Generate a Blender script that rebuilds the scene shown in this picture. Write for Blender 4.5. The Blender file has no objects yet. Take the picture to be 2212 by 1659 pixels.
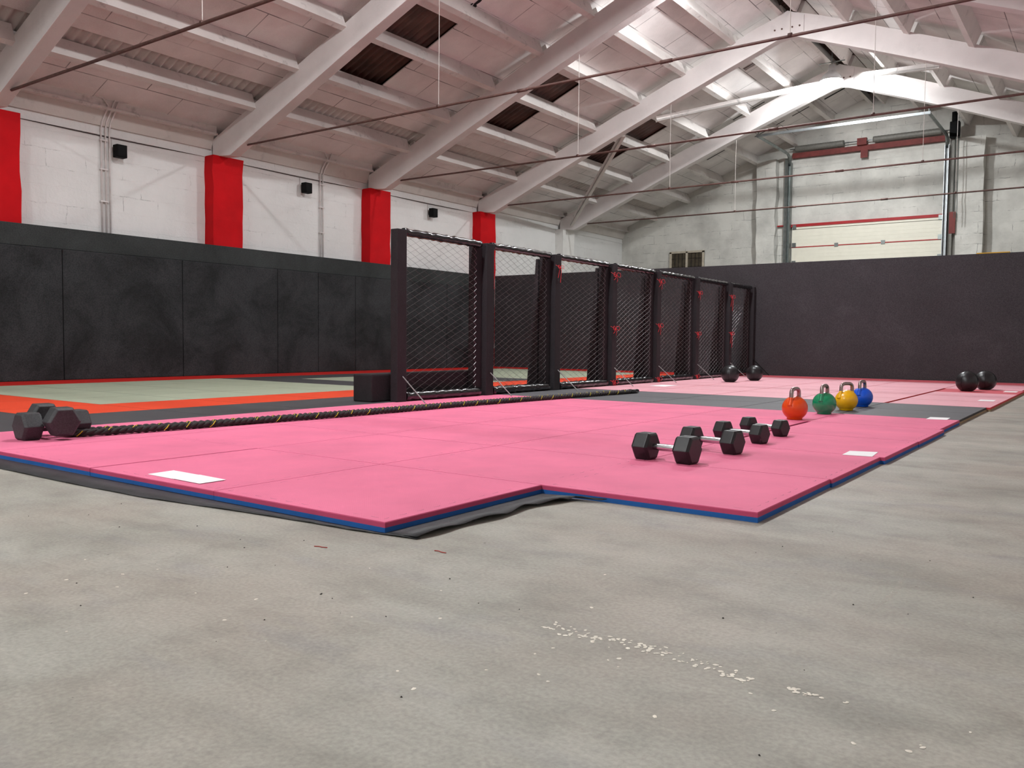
import bpy, bmesh, math, random
from mathutils import Vector, Matrix
S = bpy.context.scene
C = S.collection
random.seed(7)
PI = math.pi
def lin(r, g, b):
    f = lambda c: (c/255/12.92) if c/255 <= .04045 else ((c/255+.055)/1.055)**2.4
    return (f(r), f(g), f(b), 1)

# ------------------------------------------------------------------ camera, world, exposure
cam = bpy.data.cameras.new('camera')
cam.sensor_fit = 'HORIZONTAL'; cam.sensor_width = 36.0
cam.lens = 36.0*1821.14/2212.0
cam.clip_start = .05; cam.clip_end = 200
co = bpy.data.objects.new('camera', cam); C.objects.link(co)
yaw, pitch, roll = 0.62176344, 0.05100975, -0.00970943
f = Vector((-math.sin(yaw)*math.cos(pitch), math.cos(yaw)*math.cos(pitch), -math.sin(pitch)))
r0 = Vector((math.cos(yaw), math.sin(yaw), 0)); d0 = f.cross(r0)
r = math.cos(roll)*r0 + math.sin(roll)*d0
d = -math.sin(roll)*r0 + math.cos(roll)*d0
M = Matrix((( r.x, -d.x, -f.x), (r.y, -d.y, -f.y), (r.z, -d.z, -f.z))).to_4x4()
M.translation = Vector((0, 0, .685))
co.matrix_world = M
S.camera = co
w = bpy.data.worlds.new('night'); S.world = w; w.use_nodes = True
w.node_tree.nodes['Background'].inputs[0].default_value = (.5, .55, .62, 1)
w.node_tree.nodes['Background'].inputs[1].default_value = .05
S.view_settings.view_transform = 'Standard'
S.view_settings.look = 'None'
S.view_settings.exposure = 1.17
S.view_settings.gamma = 1.0
S.view_settings.use_curve_mapping = False
LAMP_STRENGTH = 420.0
LAMPS = [(-5.42, 19.72, 6.62), (-5.42, 13.45, 6.62), (-5.42, 5.85, 6.62), (-5.42, -1.7, 6.62), (-5.42, -6.6, 6.62)]

# ------------------------------------------------------------------ materials
def new_mat(name):
    m = bpy.data.materials.new(name); m.use_nodes = True
    nt = m.node_tree
    return m, nt, nt.nodes['Principled BSDF']
def N(nt, typ, **kw):
    n = nt.nodes.new(typ)
    for k, v in kw.items():
        if k.startswith('i_'):
            n.inputs[k[2:].replace('_', ' ')].default_value = v
        else: setattr(n, k, v)
    return n
def noise(nt, vec, scale, detail=4, rough=.55, dist=0):
    n = nt.nodes.new('ShaderNodeTexNoise')
    n.inputs['Scale'].default_value = scale; n.inputs['Detail'].default_value = detail
    n.inputs['Roughness'].default_value = rough; n.inputs['Distortion'].default_value = dist
    nt.links.new(vec, n.inputs['Vector']); return n.outputs[0]
def ramp(nt, fac, *stops):
    n = nt.nodes.new('ShaderNodeValToRGB'); e = n.color_ramp.elements
    while len(e) < len(stops): e.new(.5)
    for i, (p, c) in enumerate(stops):
        e[i].position = p; e[i].color = c if len(c) == 4 else (*c, 1)
    nt.links.new(fac, n.inputs[0]); return n.outputs[0]
def mix(nt, fac, a, b, mode='MIX'):
    n = nt.nodes.new('ShaderNodeMix'); n.data_type = 'RGBA'; n.blend_type = mode
    for sock, v in ((n.inputs[0], fac), (n.inputs[6], a), (n.inputs[7], b)):
        if hasattr(v, 'links'): nt.links.new(v, sock)
        else: sock.default_value = v
    return n.outputs[2]
def math_n(nt, op, a, b=None, c=None):
    n = nt.nodes.new('ShaderNodeMath'); n.operation = op
    for sock, v in zip(n.inputs, (a, b, c)):
        if v is None: continue
        if hasattr(v, 'links'): nt.links.new(v, sock)
        else: sock.default_value = v
    return n.outputs[0]
def coords(nt, scale=(1, 1, 1), kind='Object', rot=(0, 0, 0)):
    t = nt.nodes.new('ShaderNodeTexCoord'); mp = nt.nodes.new('ShaderNodeMapping')
    mp.inputs['Scale'].default_value = scale; mp.inputs['Rotation'].default_value = rot
    nt.links.new(t.outputs[kind], mp.inputs[0]); return mp.outputs[0]
def bump(nt, bsdf, h, strength=.3, dist=.01):
    b = nt.nodes.new('ShaderNodeBump'); b.inputs['Strength'].default_value = strength; b.inputs['Distance'].default_value = dist
    nt.links.new(h, b.inputs['Height']); nt.links.new(b.outputs[0], bsdf.inputs['Normal'])
def simple(name, col, rough=.6, metal=0, var=.12, scale=6, bmp=0, coat=0, spec=.5, fine=0):
    m, nt, b = new_mat(name)
    v = coords(nt)
    n = noise(nt, v, scale, 5)
    lo = tuple(c*(1-var) for c in col[:3]); hi = tuple(min(1, c*(1+var)) for c in col[:3])
    c = ramp(nt, n, (.3, lo), (.7, hi))
    if fine:
        n2 = noise(nt, v, 140, 2)
        c = mix(nt, fine, c, ramp(nt, n2, (.35, (0.0, 0.0, 0.0)), (.65, (1, 1, 1))), 'OVERLAY')
    nt.links.new(c, b.inputs['Base Color'])
    b.inputs['Roughness'].default_value = rough; b.inputs['Metallic'].default_value = metal
    b.inputs['Specular IOR Level'].default_value = spec
    b.inputs['Coat Weight'].default_value = coat
    if bmp: bump(nt, b, noise(nt, v, 60, 4), bmp, .004)
    return m

def block_wall(name, axis, base, crack=.5, dirt=.3, bw=.6, bh=.27, line=.75):
    """white painted block wall; axis 'Y' for walls that run along Y, 'X' for walls that run along X"""
    m, nt, b = new_mat(name)
    g = nt.nodes.new('ShaderNodeNewGeometry')
    sx = nt.nodes.new('ShaderNodeSeparateXYZ'); nt.links.new(g.outputs['Position'], sx.inputs[0])
    cb = nt.nodes.new('ShaderNodeCombineXYZ')
    nt.links.new(sx.outputs[axis], cb.inputs[0]); nt.links.new(sx.outputs['Z'], cb.inputs[1])
    wob = nt.nodes.new('ShaderNodeVectorMath'); wob.operation = 'MULTIPLY_ADD'
    nn = nt.nodes.new('ShaderNodeTexNoise'); nn.inputs['Scale'].default_value = 5; nn.inputs['Detail'].default_value = 5
    nt.links.new(cb.outputs[0], nn.inputs['Vector'])
    nt.links.new(nn.outputs['Color'], wob.inputs[0]); wob.inputs[1].default_value = (.09, .07, 0); nt.links.new(cb.outputs[0], wob.inputs[2])
    br = nt.nodes.new('ShaderNodeTexBrick')
    br.inputs['Scale'].default_value = 1; br.inputs['Brick Width'].default_value = bw; br.inputs['Row Height'].default_value = bh
    br.inputs['Mortar Size'].default_value = .006; br.inputs['Mortar Smooth'].default_value = .3
    nt.links.new(wob.outputs[0], br.inputs['Vector'])
    pos = cb.outputs[0]
    gate = ramp(nt, noise(nt, pos, 2.2, 6, .75), (1-crack, (0, 0, 0)), (1-crack+.1, (1, 1, 1)))
    k = math_n(nt, 'MULTIPLY', br.outputs['Fac'], gate)
    big = noise(nt, pos, .9, 6, .6)
    c = ramp(nt, big, (.3, tuple(x*(1-dirt) for x in base[:3])), (.6, base[:3]))
    sp = ramp(nt, noise(nt, pos, 14, 6, .75), (.69, (0, 0, 0)), (.74, (1, 1, 1)))
    c = mix(nt, math_n(nt, 'MULTIPLY', sp, .5), c, tuple(x*.35 for x in base[:3])+(1,))
    c = mix(nt, math_n(nt, 'MULTIPLY', k, line), c, (.1, .1, .095, 1))
    nt.links.new(c, b.inputs['Base Color']); b.inputs['Roughness'].default_value = .85
    h = math_n(nt, 'SUBTRACT', noise(nt, pos, 18, 5), math_n(nt, 'MULTIPLY', br.outputs['Fac'], .7))
    bump(nt, b, h, .5, .012)
    return m

def concrete_floor():
    m, nt, b = new_mat('bare concrete')
    v = coords(nt); vs = coords(nt, (1, 2.6, 1), rot=(0, 0, -.35))
    a = noise(nt, vs, .9, 8, .62, .4); bb = noise(nt, v, 4.5, 8, .65); cfine = noise(nt, v, 90, 3)
    c = ramp(nt, a, (.3, lin(138, 135, 126)), (.5, lin(159, 157, 147)), (.72, lin(176, 175, 165)))
    warm = ramp(nt, noise(nt, v, 1.3, 4), (.42, (0, 0, 0)), (.62, (1, 1, 1)))
    c = mix(nt, math_n(nt, 'MULTIPLY', warm, .35), c, lin(168, 155, 143))
    cool = ramp(nt, noise(nt, vs, 1.9, 5), (.55, (0, 0, 0)), (.7, (1, 1, 1)))
    c = mix(nt, math_n(nt, 'MULTIPLY', cool, .3), c, lin(138, 138, 142))
    st = ramp(nt, bb, (.34, (.62, .62, .62)), (.52, (1, 1, 1)))
    c = mix(nt, .45, c, st, 'MULTIPLY')
    pale = ramp(nt, noise(nt, vs, 7, 7, .7), (.66, (0, 0, 0)), (.76, (1, 1, 1)))
    c = mix(nt, math_n(nt, 'MULTIPLY', pale, .35), c, lin(222, 216, 204))
    c = mix(nt, .22, c, ramp(nt, cfine, (.3, (.2, .2, .2)), (.7, (.8, .8, .8))), 'OVERLAY')
    sp = ramp(nt, noise(nt, v, 26, 2, .5), (.775, (0, 0, 0)), (.79, (1, 1, 1)))
    c = mix(nt, math_n(nt, 'MULTIPLY', sp, .55), c, (.06, .055, .05, 1))
    nt.links.new(c, b.inputs['Base Color']); b.inputs['Roughness'].default_value = .62
    b.inputs['Specular IOR Level'].default_value = .3
    bump(nt, b, math_n(nt, 'ADD', bb, math_n(nt, 'MULTIPLY', cfine, .4)), .25, .006)
    return m

def mat_top(name, col, dashes=True, rough=.75, var=.1, dash_strength=.55):
    """foam tile top: faint woven grain, joint teeth near its edge (object space, tile is 1 x 1 about its origin)"""
    m, nt, b = new_mat(name)
    v = coords(nt)
    g = nt.nodes.new('ShaderNodeNewGeometry')
    n1 = noise(nt, g.outputs['Position'], 1.7, 5, .6)
    c = ramp(nt, n1, (.3, tuple(x*(1-var) for x in col[:3])), (.7, tuple(min(1, x*(1+var)) for x in col[:3])))
    sm = ramp(nt, noise(nt, g.outputs['Position'], 7, 6, .7), (.62, (0, 0, 0)), (.8, (1, 1, 1)))
    c = mix(nt, math_n(nt, 'MULTIPLY', sm, .18), c, tuple(x*.6 for x in col[:3])+(1,))
    if dashes:
        s = nt.nodes.new('ShaderNodeSeparateXYZ'); nt.links.new(v, s.inputs[0])
        tot = None
        for p, q in ((0, 1), (1, 0)):
            ax = math_n(nt, 'ABSOLUTE', s.outputs[p])
            wv = math_n(nt, 'MULTIPLY', math_n(nt, 'SINE', math_n(nt, 'MULTIPLY', s.outputs[q], 2*PI/.095)), .005)
            dd = math_n(nt, 'ABSOLUTE', math_n(nt, 'SUBTRACT', ax, math_n(nt, 'ADD', wv, .452)))
            line = math_n(nt, 'LESS_THAN', dd, .0022)
            on = math_n(nt, 'GREATER_THAN', math_n(nt, 'SINE', math_n(nt, 'MULTIPLY', s.outputs[q], 2*PI/.095)), .25)
            inside = math_n(nt, 'LESS_THAN', math_n(nt, 'ABSOLUTE', s.outputs[q]), .46)
            t = math_n(nt, 'MULTIPLY', math_n(nt, 'MULTIPLY', line, on), inside)
            tot = t if tot is None else math_n(nt, 'MAXIMUM', tot, t)
        gate = ramp(nt, noise(nt, g.outputs['Position'], 3.1, 3), (.42, (0, 0, 0)), (.55, (1, 1, 1)))
        c = mix(nt, math_n(nt, 'MULTIPLY', math_n(nt, 'MULTIPLY', tot, gate), dash_strength), c, tuple(x*.25 for x in col[:3])+(1,))
    nt.links.new(c, b.inputs['Base Color']); b.inputs['Roughness'].default_value = rough
    b.inputs['Specular IOR Level'].default_value = .25
    wv = nt.nodes.new('ShaderNodeTexWave'); wv.inputs['Scale'].default_value = 60; wv.bands_direction = 'DIAGONAL'
    nt.links.new(v, wv.inputs[0])
    bump(nt, b, math_n(nt, 'ADD', wv.outputs['Fac'], math_n(nt, 'MULTIPLY', noise(nt, v, 4, 3), 5)), .12, .004)
    return m

def ceiling_board():
    m, nt, b = new_mat('insulation board')
    g = nt.nodes.new('ShaderNodeNewGeometry')
    s = nt.nodes.new('ShaderNodeSeparateXYZ'); nt.links.new(g.outputs['Position'], s.inputs[0])
    cb = nt.nodes.new('ShaderNodeCombineXYZ'); nt.links.new(s.outputs['Y'], cb.inputs[0]); nt.links.new(s.outputs['X'], cb.inputs[1])
    br = nt.nodes.new('ShaderNodeTexBrick'); br.inputs['Scale'].default_value = 1
    br.inputs['Brick Width'].default_value = 1.25; br.inputs['Row Height'].default_value = .54
    br.inputs['Mortar Size'].default_value = .008; br.inputs['Mortar Smooth'].default_value = .1
    nt.links.new(cb.outputs[0], br.inputs['Vector'])
    gate = ramp(nt, noise(nt, g.outputs['Position'], 1.1, 3), (.4, (.12, .12, .12)), (.6, (1, 1, 1)))
    n1 = noise(nt, g.outputs['Position'], 1.2, 6)
    c = ramp(nt, n1, (.3, lin(212, 207, 205)), (.65, lin(238, 233, 231)))
    c = mix(nt, math_n(nt, 'MULTIPLY', math_n(nt, 'MULTIPLY', br.outputs['Fac'], gate), .8), c, (.08, .07, .07, 1))
    gr = ramp(nt, noise(nt, g.outputs['Position'], 60, 3), (.3, (.35, .35, .35)), (.7, (.65, .65, .65)))
    c = mix(nt, .35, c, gr, 'OVERLAY')
    nt.links.new(c, b.inputs['Base Color']); b.inputs['Roughness'].default_value = .9
    bump(nt, b, noise(nt, g.outputs['Position'], 50, 4), .3, .006)
    return m

def rubber_wall(name, col, stain=.5, fine=.35):
    m, nt, b = new_mat(name)
    g = nt.nodes.new('ShaderNodeNewGeometry'); v = g.outputs['Position']
    c = ramp(nt, noise(nt, v, 1.1, 7, .65, .6), (.36, tuple(x*(1-stain) for x in col[:3])), (.56, col[:3]), (.8, tuple(x*1.35 for x in col[:3])))
    c = mix(nt, fine, c, ramp(nt, noise(nt, v, 75, 3, .8), (.38, (.0, .0, .0)), (.62, (1, 1, 1))), 'OVERLAY')
    sc = ramp(nt, noise(nt, v, 5, 8, .8, 1.2), (.68, (0, 0, 0)), (.72, (1, 1, 1)))
    c = mix(nt, math_n(nt, 'MULTIPLY', sc, .12), c, (.2, .2, .2, 1))
    nt.links.new(c, b.inputs['Base Color']); b.inputs['Roughness'].default_value = .7
    b.inputs['Specular IOR Level'].default_value = .2
    bump(nt, b, noise(nt, v, 40, 4), .2, .004)
    return m

def emis(name, col, s):
    m, nt, b = new_mat(name)
    b.inputs['Base Color'].default_value = (.9, .9, .9, 1)
    b.inputs['Emission Color'].default_value = col; b.inputs['Emission Strength'].default_value = s
    return m

def dusty_white(name, base, stain=.35, scale=3):
    m, nt, b = new_mat(name)
    g = nt.nodes.new('ShaderNodeNewGeometry'); v = g.outputs['Position']
    c = ramp(nt, noise(nt, v, 1.3, 6), (.3, tuple(x*.86 for x in base[:3])), (.6, base[:3]))
    s = ramp(nt, noise(nt, v, scale, 8, .72), (.56, (0, 0, 0)), (.75, (1, 1, 1)))
    c = mix(nt, math_n(nt, 'MULTIPLY', s, stain), c, lin(70, 62, 60))
    nt.links.new(c, b.inputs['Base Color']); b.inputs['Roughness'].default_value = .85
    bump(nt, b, noise(nt, v, 30, 5), .3, .006)
    return m

WHITE = lin(232, 229, 226)
MT = {}
MT['wall_y'] = block_wall('painted block wall along hall', 'Y', lin(226, 225, 223), .46, .1, line=.5)
MT['wall_x'] = block_wall('painted gable wall', 'X', lin(216, 214, 207), .5, .38, .72, .27)
MT['floor'] = concrete_floor()
MT['board'] = ceiling_board()
MT['concrete_white'] = dusty_white('whitewashed precast concrete', lin(222, 216, 214), .12, 2.5)
MT['purlin'] = dusty_white('whitewashed dusty purlin', lin(222, 216, 212), .6, 4)
MT['sheet_white'] = dusty_white('painted corrugated sheet', lin(205, 198, 192), .3, 3)
MT['sheet_dark'] = simple('dark corrugated skylight sheet', lin(92, 66, 58), .45, 0, .45, 3, .2)
MT['void'] = simple('dark roof gap', lin(22, 20, 20), .9)
MT['red'] = simple('red wall paint', lin(190, 4, 16), .75, 0, .12, 2, .5, spec=.2)
MT['white_pil'] = dusty_white('white painted pilaster', lin(228, 226, 222), .25, 3)
MT['pad'] = rubber_wall('black wall pad', lin(48, 49, 51), .55, .4)
MT['strip'] = rubber_wall('black upper board', lin(52, 55, 55), .3, .3)
MT['partition'] = rubber_wall('dark grey partition board', lin(60, 57, 60), .12, .35)
MT['pink'] = mat_top('pink foam', lin(226, 118, 150))
MT['pink_side'] = simple('pink foam cut edge', lin(188, 66, 104), .8)
MT['blue'] = simple('blue foam underside', lin(14, 88, 160), .8)
MT['far_pink'] = mat_top('faded pink foam with painted glare', lin(228, 168, 178), True, .55, .05, .8)  # older, paler foam; grazing glare is also lightened into this base colour
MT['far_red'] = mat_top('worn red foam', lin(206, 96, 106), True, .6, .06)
MT['red_side'] = simple('red foam cut edge', lin(190, 40, 48), .8)
MT['tan'] = simple('tan foam underside', lin(150, 128, 96), .8)
MT['blackmat'] = mat_top('black foam', lin(92, 92, 95), True, .6, .1)
MT['blackside'] = simple('black foam cut edge', lin(40, 38, 38), .8)
MT['green'] = mat_top('grey green tatami vinyl', lin(168, 176, 154), False, .6, .04)
MT['orange'] = mat_top('orange tatami vinyl', lin(222, 72, 40), False, .6, .04)
MT['redtat'] = mat_top('red tatami vinyl', lin(200, 36, 30), False, .6, .04)
MT['darktat'] = mat_top('charcoal tatami vinyl', lin(72, 72, 74), False, .6, .06)
MT['membrane'] = simple('black rubber membrane', lin(42, 42, 44), .6, 0, .4, 8, .5)
MT['paper'] = simple('white paper', lin(246, 246, 246), .8, 0, .01)
MT['rubber'] = simple('black hex rubber', lin(20, 20, 22), .42, 0, .15, 8, .1)
MT['grey_rubber'] = simple('worn grey black rubber', lin(50, 52, 54), .6, 0, .2, 8, .1, fine=.3)
MT['chrome'] = simple('knurled chrome', lin(205, 205, 208), .2, 1, .03)
MT['steel'] = simple('brushed steel handle', lin(165, 150, 146), .28, 1, .15, 20)
MT['kb_red'] = simple('red gloss enamel', lin(218, 74, 0), .3, 0, .05, coat=.15)
MT['kb_green'] = simple('green gloss enamel', lin(6, 138, 90), .2, 0, .05, coat=.5)
MT['kb_yellow'] = simple('yellow enamel', lin(244, 184, 4), .3, 0, .04, coat=.2)
MT['kb_blue'] = simple('blue enamel', lin(0, 86, 214), .35, 0, .05, coat=.2)
MT['ball'] = simple('black leather ball', lin(24, 24, 26), .36, 0, .2, 9, .15)
MT['rope'] = simple('black braided rope', lin(42, 36, 36), .8, 0, .3, 30, .6)
MT['yellow_thread'] = simple('yellow tracer thread', lin(206, 190, 40), .8)
MT['fence_foam'] = simple('black padded fence cover', lin(33, 28, 32), .8, 0, .2, 8, .3, fine=.35)
MT['tape'] = simple('glossy black vinyl wrap', lin(20, 19, 21), .22, 0, .3, 14, .4, coat=.4)
MT['wire'] = simple('dark coated fence wire', lin(140, 138, 138), .3, .6, .2)
MT['rod'] = simple('rusty tie rod', lin(92, 66, 60), .6, .2, .3, 12)
MT['rod_light'] = simple('pale hanger wire', lin(190, 182, 176), .7)
MT['brace'] = simple('dull grey steel rod', lin(128, 122, 122), .55, .3, .1)
MT['bow'] = simple('red cord', lin(226, 40, 52), .7)
MT['black_plastic'] = simple('black plastic', lin(12, 12, 13), .7, spec=.15)
MT['conduit'] = simple('white plastic conduit', lin(214, 208, 206), .6)
MT['cable'] = simple('dark cable', lin(36, 28, 28), .7)
MT['galv'] = simple('galvanised steel', lin(128, 134, 132), .38, .85, .2, 9)
MT['galv_bright'] = simple('bright galvanised rail', lin(150, 154, 156), .36, .9, .15, 9)
MT['door_cream'] = simple('cream door panel', lin(226, 222, 206), .5, 0, .03)
MT['door_red'] = simple('red door seal', lin(160, 20, 26), .6)
MT['redoxide'] = simple('red oxide steel', lin(112, 46, 42), .7, 0, .25, 10)
MT['spring'] = simple('grey torsion spring', lin(118, 116, 110), .6, .3, .15, 20)
MT['dark_glass'] = simple('dark dusty glass', lin(70, 62, 48), .25, 0, .4, 6)
MT['wood_frame'] = simple('weathered window frame', lin(186, 176, 158), .8, 0, .15, 12)
MT['yellow'] = simple('yellow board', lin(222, 168, 30), .6)
MT['lamp_body'] = simple('white lamp housing', lin(190, 190, 190), .5)
MT['lamp'] = emis('lamp glow', (.95, .985, 1, 1), LAMP_STRENGTH)
MT['white_paint'] = simple('dried white paint drops', lin(226, 220, 206), .7)
MT['grit'] = simple('dark grit', lin(42, 36, 32), .9)
MT['scuff'] = simple('pale scuff', lin(206, 202, 192), .9)
MT['thread_red'] = simple('dull red thread', lin(170, 60, 56), .9)

# ------------------------------------------------------------------ mesh helpers
def nbm(): return bmesh.new()
def box(bm, x0, x1, y0, y1, z0, z1, mi=0):
    vs = [bm.verts.new((x, y, z)) for z in (z0, z1) for y in (y0, y1) for x in (x0, x1)]
    for idx in ((0, 2, 3, 1), (4, 5, 7, 6), (0, 1, 5, 4), (2, 6, 7, 3), (0, 4, 6, 2), (1, 3, 7, 5)):
        fc = bm.faces.new([vs[i] for i in idx]); fc.material_index = mi
def prism(bm, pts, y0, y1):
    """closed outline of (x, z) points extruded along Y"""
    a = [bm.verts.new((x, y0, z)) for x, z in pts]; b = [bm.verts.new((x, y1, z)) for x, z in pts]
    n = len(pts)
    bm.faces.new(a); bm.faces.new(b[::-1])
    for i in range(n): bm.faces.new((a[i], b[i], b[(i+1) % n], a[(i+1) % n]))
def frame_of(t, up=Vector((0, 0, 1))):
    t = t.normalized()
    if abs(t.dot(up)) > .97: up = Vector((1, 0, 0))
    a = t.cross(up).normalized(); return a, a.cross(t).normalized()
def tube(bm, pts, rad, n=8, caps=True, mi=0, closed=False):
    pts = [Vector(p) for p in pts]; rings = []; L = len(pts)
    rr = rad if isinstance(rad, (list, tuple)) else [rad]*L
    pa = None
    for i, p in enumerate(pts):
        t = (pts[min(i+1, L-1)]-pts[max(i-1, 0)])
        if closed: t = pts[(i+1) % L]-pts[(i-1) % L]
        if pa is None: a, b = frame_of(t)
        else:
            tn = t.normalized(); a = (pa - tn*pa.dot(tn))
            a = a.normalized() if a.length > 1e-6 else frame_of(t)[0]
            b = a.cross(tn)
        pa = a
        rings.append([bm.verts.new(p+(a*math.cos(2*PI*k/n)+b*math.sin(2*PI*k/n))*rr[i]) for k in range(n)])
    m_ = L if closed else L-1
    for i in range(m_):
        A, B = rings[i], rings[(i+1) % L]
        for k in range(n):
            fc = bm.faces.new((A[k], A[(k+1) % n], B[(k+1) % n], B[k])); fc.smooth = n > 6; fc.material_index = mi
    if caps and not closed:
        bm.faces.new(rings[0][::-1]).material_index = mi; bm.faces.new(rings[-1]).material_index = mi
def lathe(bm, prof, n=32, c=(0, 0, 0), mi=0):
    """profile of (r, z) about the z axis"""
    rings = []
    for r_, z_ in prof:
        if r_ < 1e-5: rings.append([bm.verts.new((c[0], c[1], c[2]+z_))])
        else: rings.append([bm.verts.new((c[0]+r_*math.cos(2*PI*k/n), c[1]+r_*math.sin(2*PI*k/n), c[2]+z_)) for k in range(n)])
    for A, B in zip(rings, rings[1:]):
        for k in range(n):
            a = A[k % len(A)], A[(k+1) % len(A)]; b = B[k % len(B)], B[(k+1) % len(B)]
            vs = [a[0], a[1], b[1], b[0]]; u = []
            for v in vs:
                if v not in u: u.append(v)
            if len(u) > 2:
                fc = bm.faces.new(u); fc.smooth = True; fc.material_index = mi
def obj(name, bm, mats, parent=None, loc=None, bev=0, smooth=None, rot=None):
    bmesh.ops.recalc_face_normals(bm, faces=bm.faces)
    if bev: bmesh.ops.bevel(bm, geom=list(bm.edges), offset=bev, segments=2, affect='EDGES', profile=.6)
    me = bpy.data.meshes.new(name); bm.to_mesh(me); bm.free()
    for m in (mats if isinstance(mats, (list, tuple)) else [mats]): me.materials.append(MT[m] if isinstance(m, str) else m)
    if smooth: me.shade_smooth()
    o = bpy.data.objects.new(name, me); C.objects.link(o)
    if parent: o.parent = parent
    if loc is not None: o.location = loc
    if rot is not None: o.rotation_euler = rot
    return o
def tag(o, label=None, cat=None, group=None, kind=None):
    if label: o['label'] = label
    if cat: o['category'] = cat
    if group: o['group'] = group
    if kind: o['kind'] = kind
    return o
def empty(name, loc=(0, 0, 0), rz=0):
    o = bpy.data.objects.new(name, None); C.objects.link(o); o.location = loc; o.rotation_euler = (0, 0, rz)
    o.empty_display_size = .1; return o
def copy_tree(o, parent=None):
    c = o.copy(); C.objects.link(c)
    if parent: c.parent = parent
    for ch in [x for x in o.children]: copy_tree(ch, c)
    return c
ORD = ['first', 'second', 'third', 'fourth', 'fifth', 'sixth', 'seventh', 'eighth', 'ninth', 'tenth', 'eleventh', 'twelfth', 'thirteenth', 'fourteenth', 'fifteenth']

# ------------------------------------------------------------------ geometry constants
XW, XR, YB, YG = -13.05, 2.21, -9.6, 24.2        # left wall, right wall, back wall, gable wall
RX = -5.42                                        # ridge line
SL = .412
def ceil_z(x): return 4.42 + SL*((RX-abs(x-RX))+12.7)
RY = [9.16+3.77*k for k in (-4, -3, -2, -1, 0, 1, 2, 3)]   # roof frames

# ------------------------------------------------------------------ setting
bm = nbm(); box(bm, XW-.3, XR+.3, YB-.3, YG+.3, -.2, 0); tag(obj('floor', bm, 'floor'), 'bare grey concrete floor', 'floor', kind='structure')
bm = nbm(); box(bm, XW-.3, XW, YB-.3, YG+.3, 0, 4.5); tag(obj('wall_left', bm, 'wall_y'), 'white painted block wall on the left', 'wall', kind='structure')
bm = nbm(); box(bm, XR, XR+.3, YB-.3, YG+.3, 0, 4.5); tag(obj('wall_right', bm, 'wall_y'), 'white painted block wall on the right', 'wall', kind='structure')
def gable(bm, y0, y1):
    prism(bm, [(XW-.3, 0), (XR+.3, 0), (XR+.3, ceil_z(XR+.3)+.1), (RX, ceil_z(RX)+.1), (XW-.3, ceil_z(XW-.3)+.1)], y0, y1)
bm = nbm(); gable(bm, YG, YG+.3); tag(obj('wall_end', bm, 'wall_x'), 'white gable wall with the garage door', 'wall', kind='structure')
bm = nbm(); gable(bm, YB-.3, YB); tag(obj('wall_back', bm, 'wall_x'), 'white gable wall behind the camera', 'wall', kind='structure')

# ceiling boards (gaps left open where the photo shows holes) and corrugated roof sheets over them
def slab(bm, x0, x1, y0, y1, off, th=.02, mi=0):
    """slab on the roof slope, its underside OFF above the ceiling plane"""
    vs = [bm.verts.new((x, y, ceil_z(x)+off+dz)) for dz in (0, th) for y in (y0, y1) for x in (x0, x1)]
    for idx in ((0, 2, 3, 1), (4, 5, 7, 6), (0, 1, 5, 4), (2, 6, 7, 3), (0, 4, 6, 2), (1, 3, 7, 5)):
        fc = bm.faces.new([vs[i] for i in idx]); fc.material_index = mi
bm = nbm()
HOLES = [(10.0, 11.03), (14.0, 14.96), (18.1, 19.04)]
slab(bm, -13.3, -12.02, YB, YG, 0)
slab(bm, -11.62, -10.95, YB, YG, 0)
ys = YB
for a, b_ in HOLES:
    slab(bm, -10.95, -9.07, ys, a, 0); ys = b_
slab(bm, -10.95, -9.07, ys, YG, 0)
slab(bm, -9.07, RX-.24, YB, 18.4, 0); slab(bm, -9.07, -7.0, 18.4, YG, 0)
slab(bm, -7.0, -6.62, 18.62, YG, 0); slab(bm, -6.62, RX-.24, 18.4, YG, 0); slab(bm, -7, -6.62, 18.4, 18.42, 0)
slab(bm, RX+.3, -.2, YB, YG, 0)
slab(bm, -.2, 2.5, YB, YG, 0)
tag(obj('ceiling', bm, 'board'), 'whitish insulation boards under the roof', 'ceiling', kind='structure')
def corrugated(name, x0, x1, y0, y1, off, mat, label, amp=.026, wl=.146):
    bm = nbm(); n = int((y1-y0)/wl*8); rows = [[], []]
    for i in range(n+1):
        y = y0+(y1-y0)*i/n; h = amp*math.sin(2*PI*y/wl)
        for j, x in enumerate((x0, x1)): rows[j].append(bm.verts.new((x, y, ceil_z(x)+off+h)))
    for i in range(n): bm.faces.new((rows[0][i], rows[1][i], rows[1][i+1], rows[0][i+1])).smooth = True
    o = obj(name, bm, mat)
    md = o.modifiers.new('thickness', 'SOLIDIFY'); md.thickness = .007; md.offset = 1
    return tag(o, label, 'ceiling', kind='structure')
corrugated('ceiling', -13.45, -11.3, YB, YG, .064, 'sheet_white', 'white painted corrugated sheet low on the left slope', .036)
corrugated('ceiling', -11.3, RX, YB, YG, .10, 'sheet_dark', 'dark corrugated roof sheet over the left slope')
corrugated('ceiling', RX, 2.6, YB, YG, .10, 'sheet_dark', 'dark corrugated roof sheet over the right slope')

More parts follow.
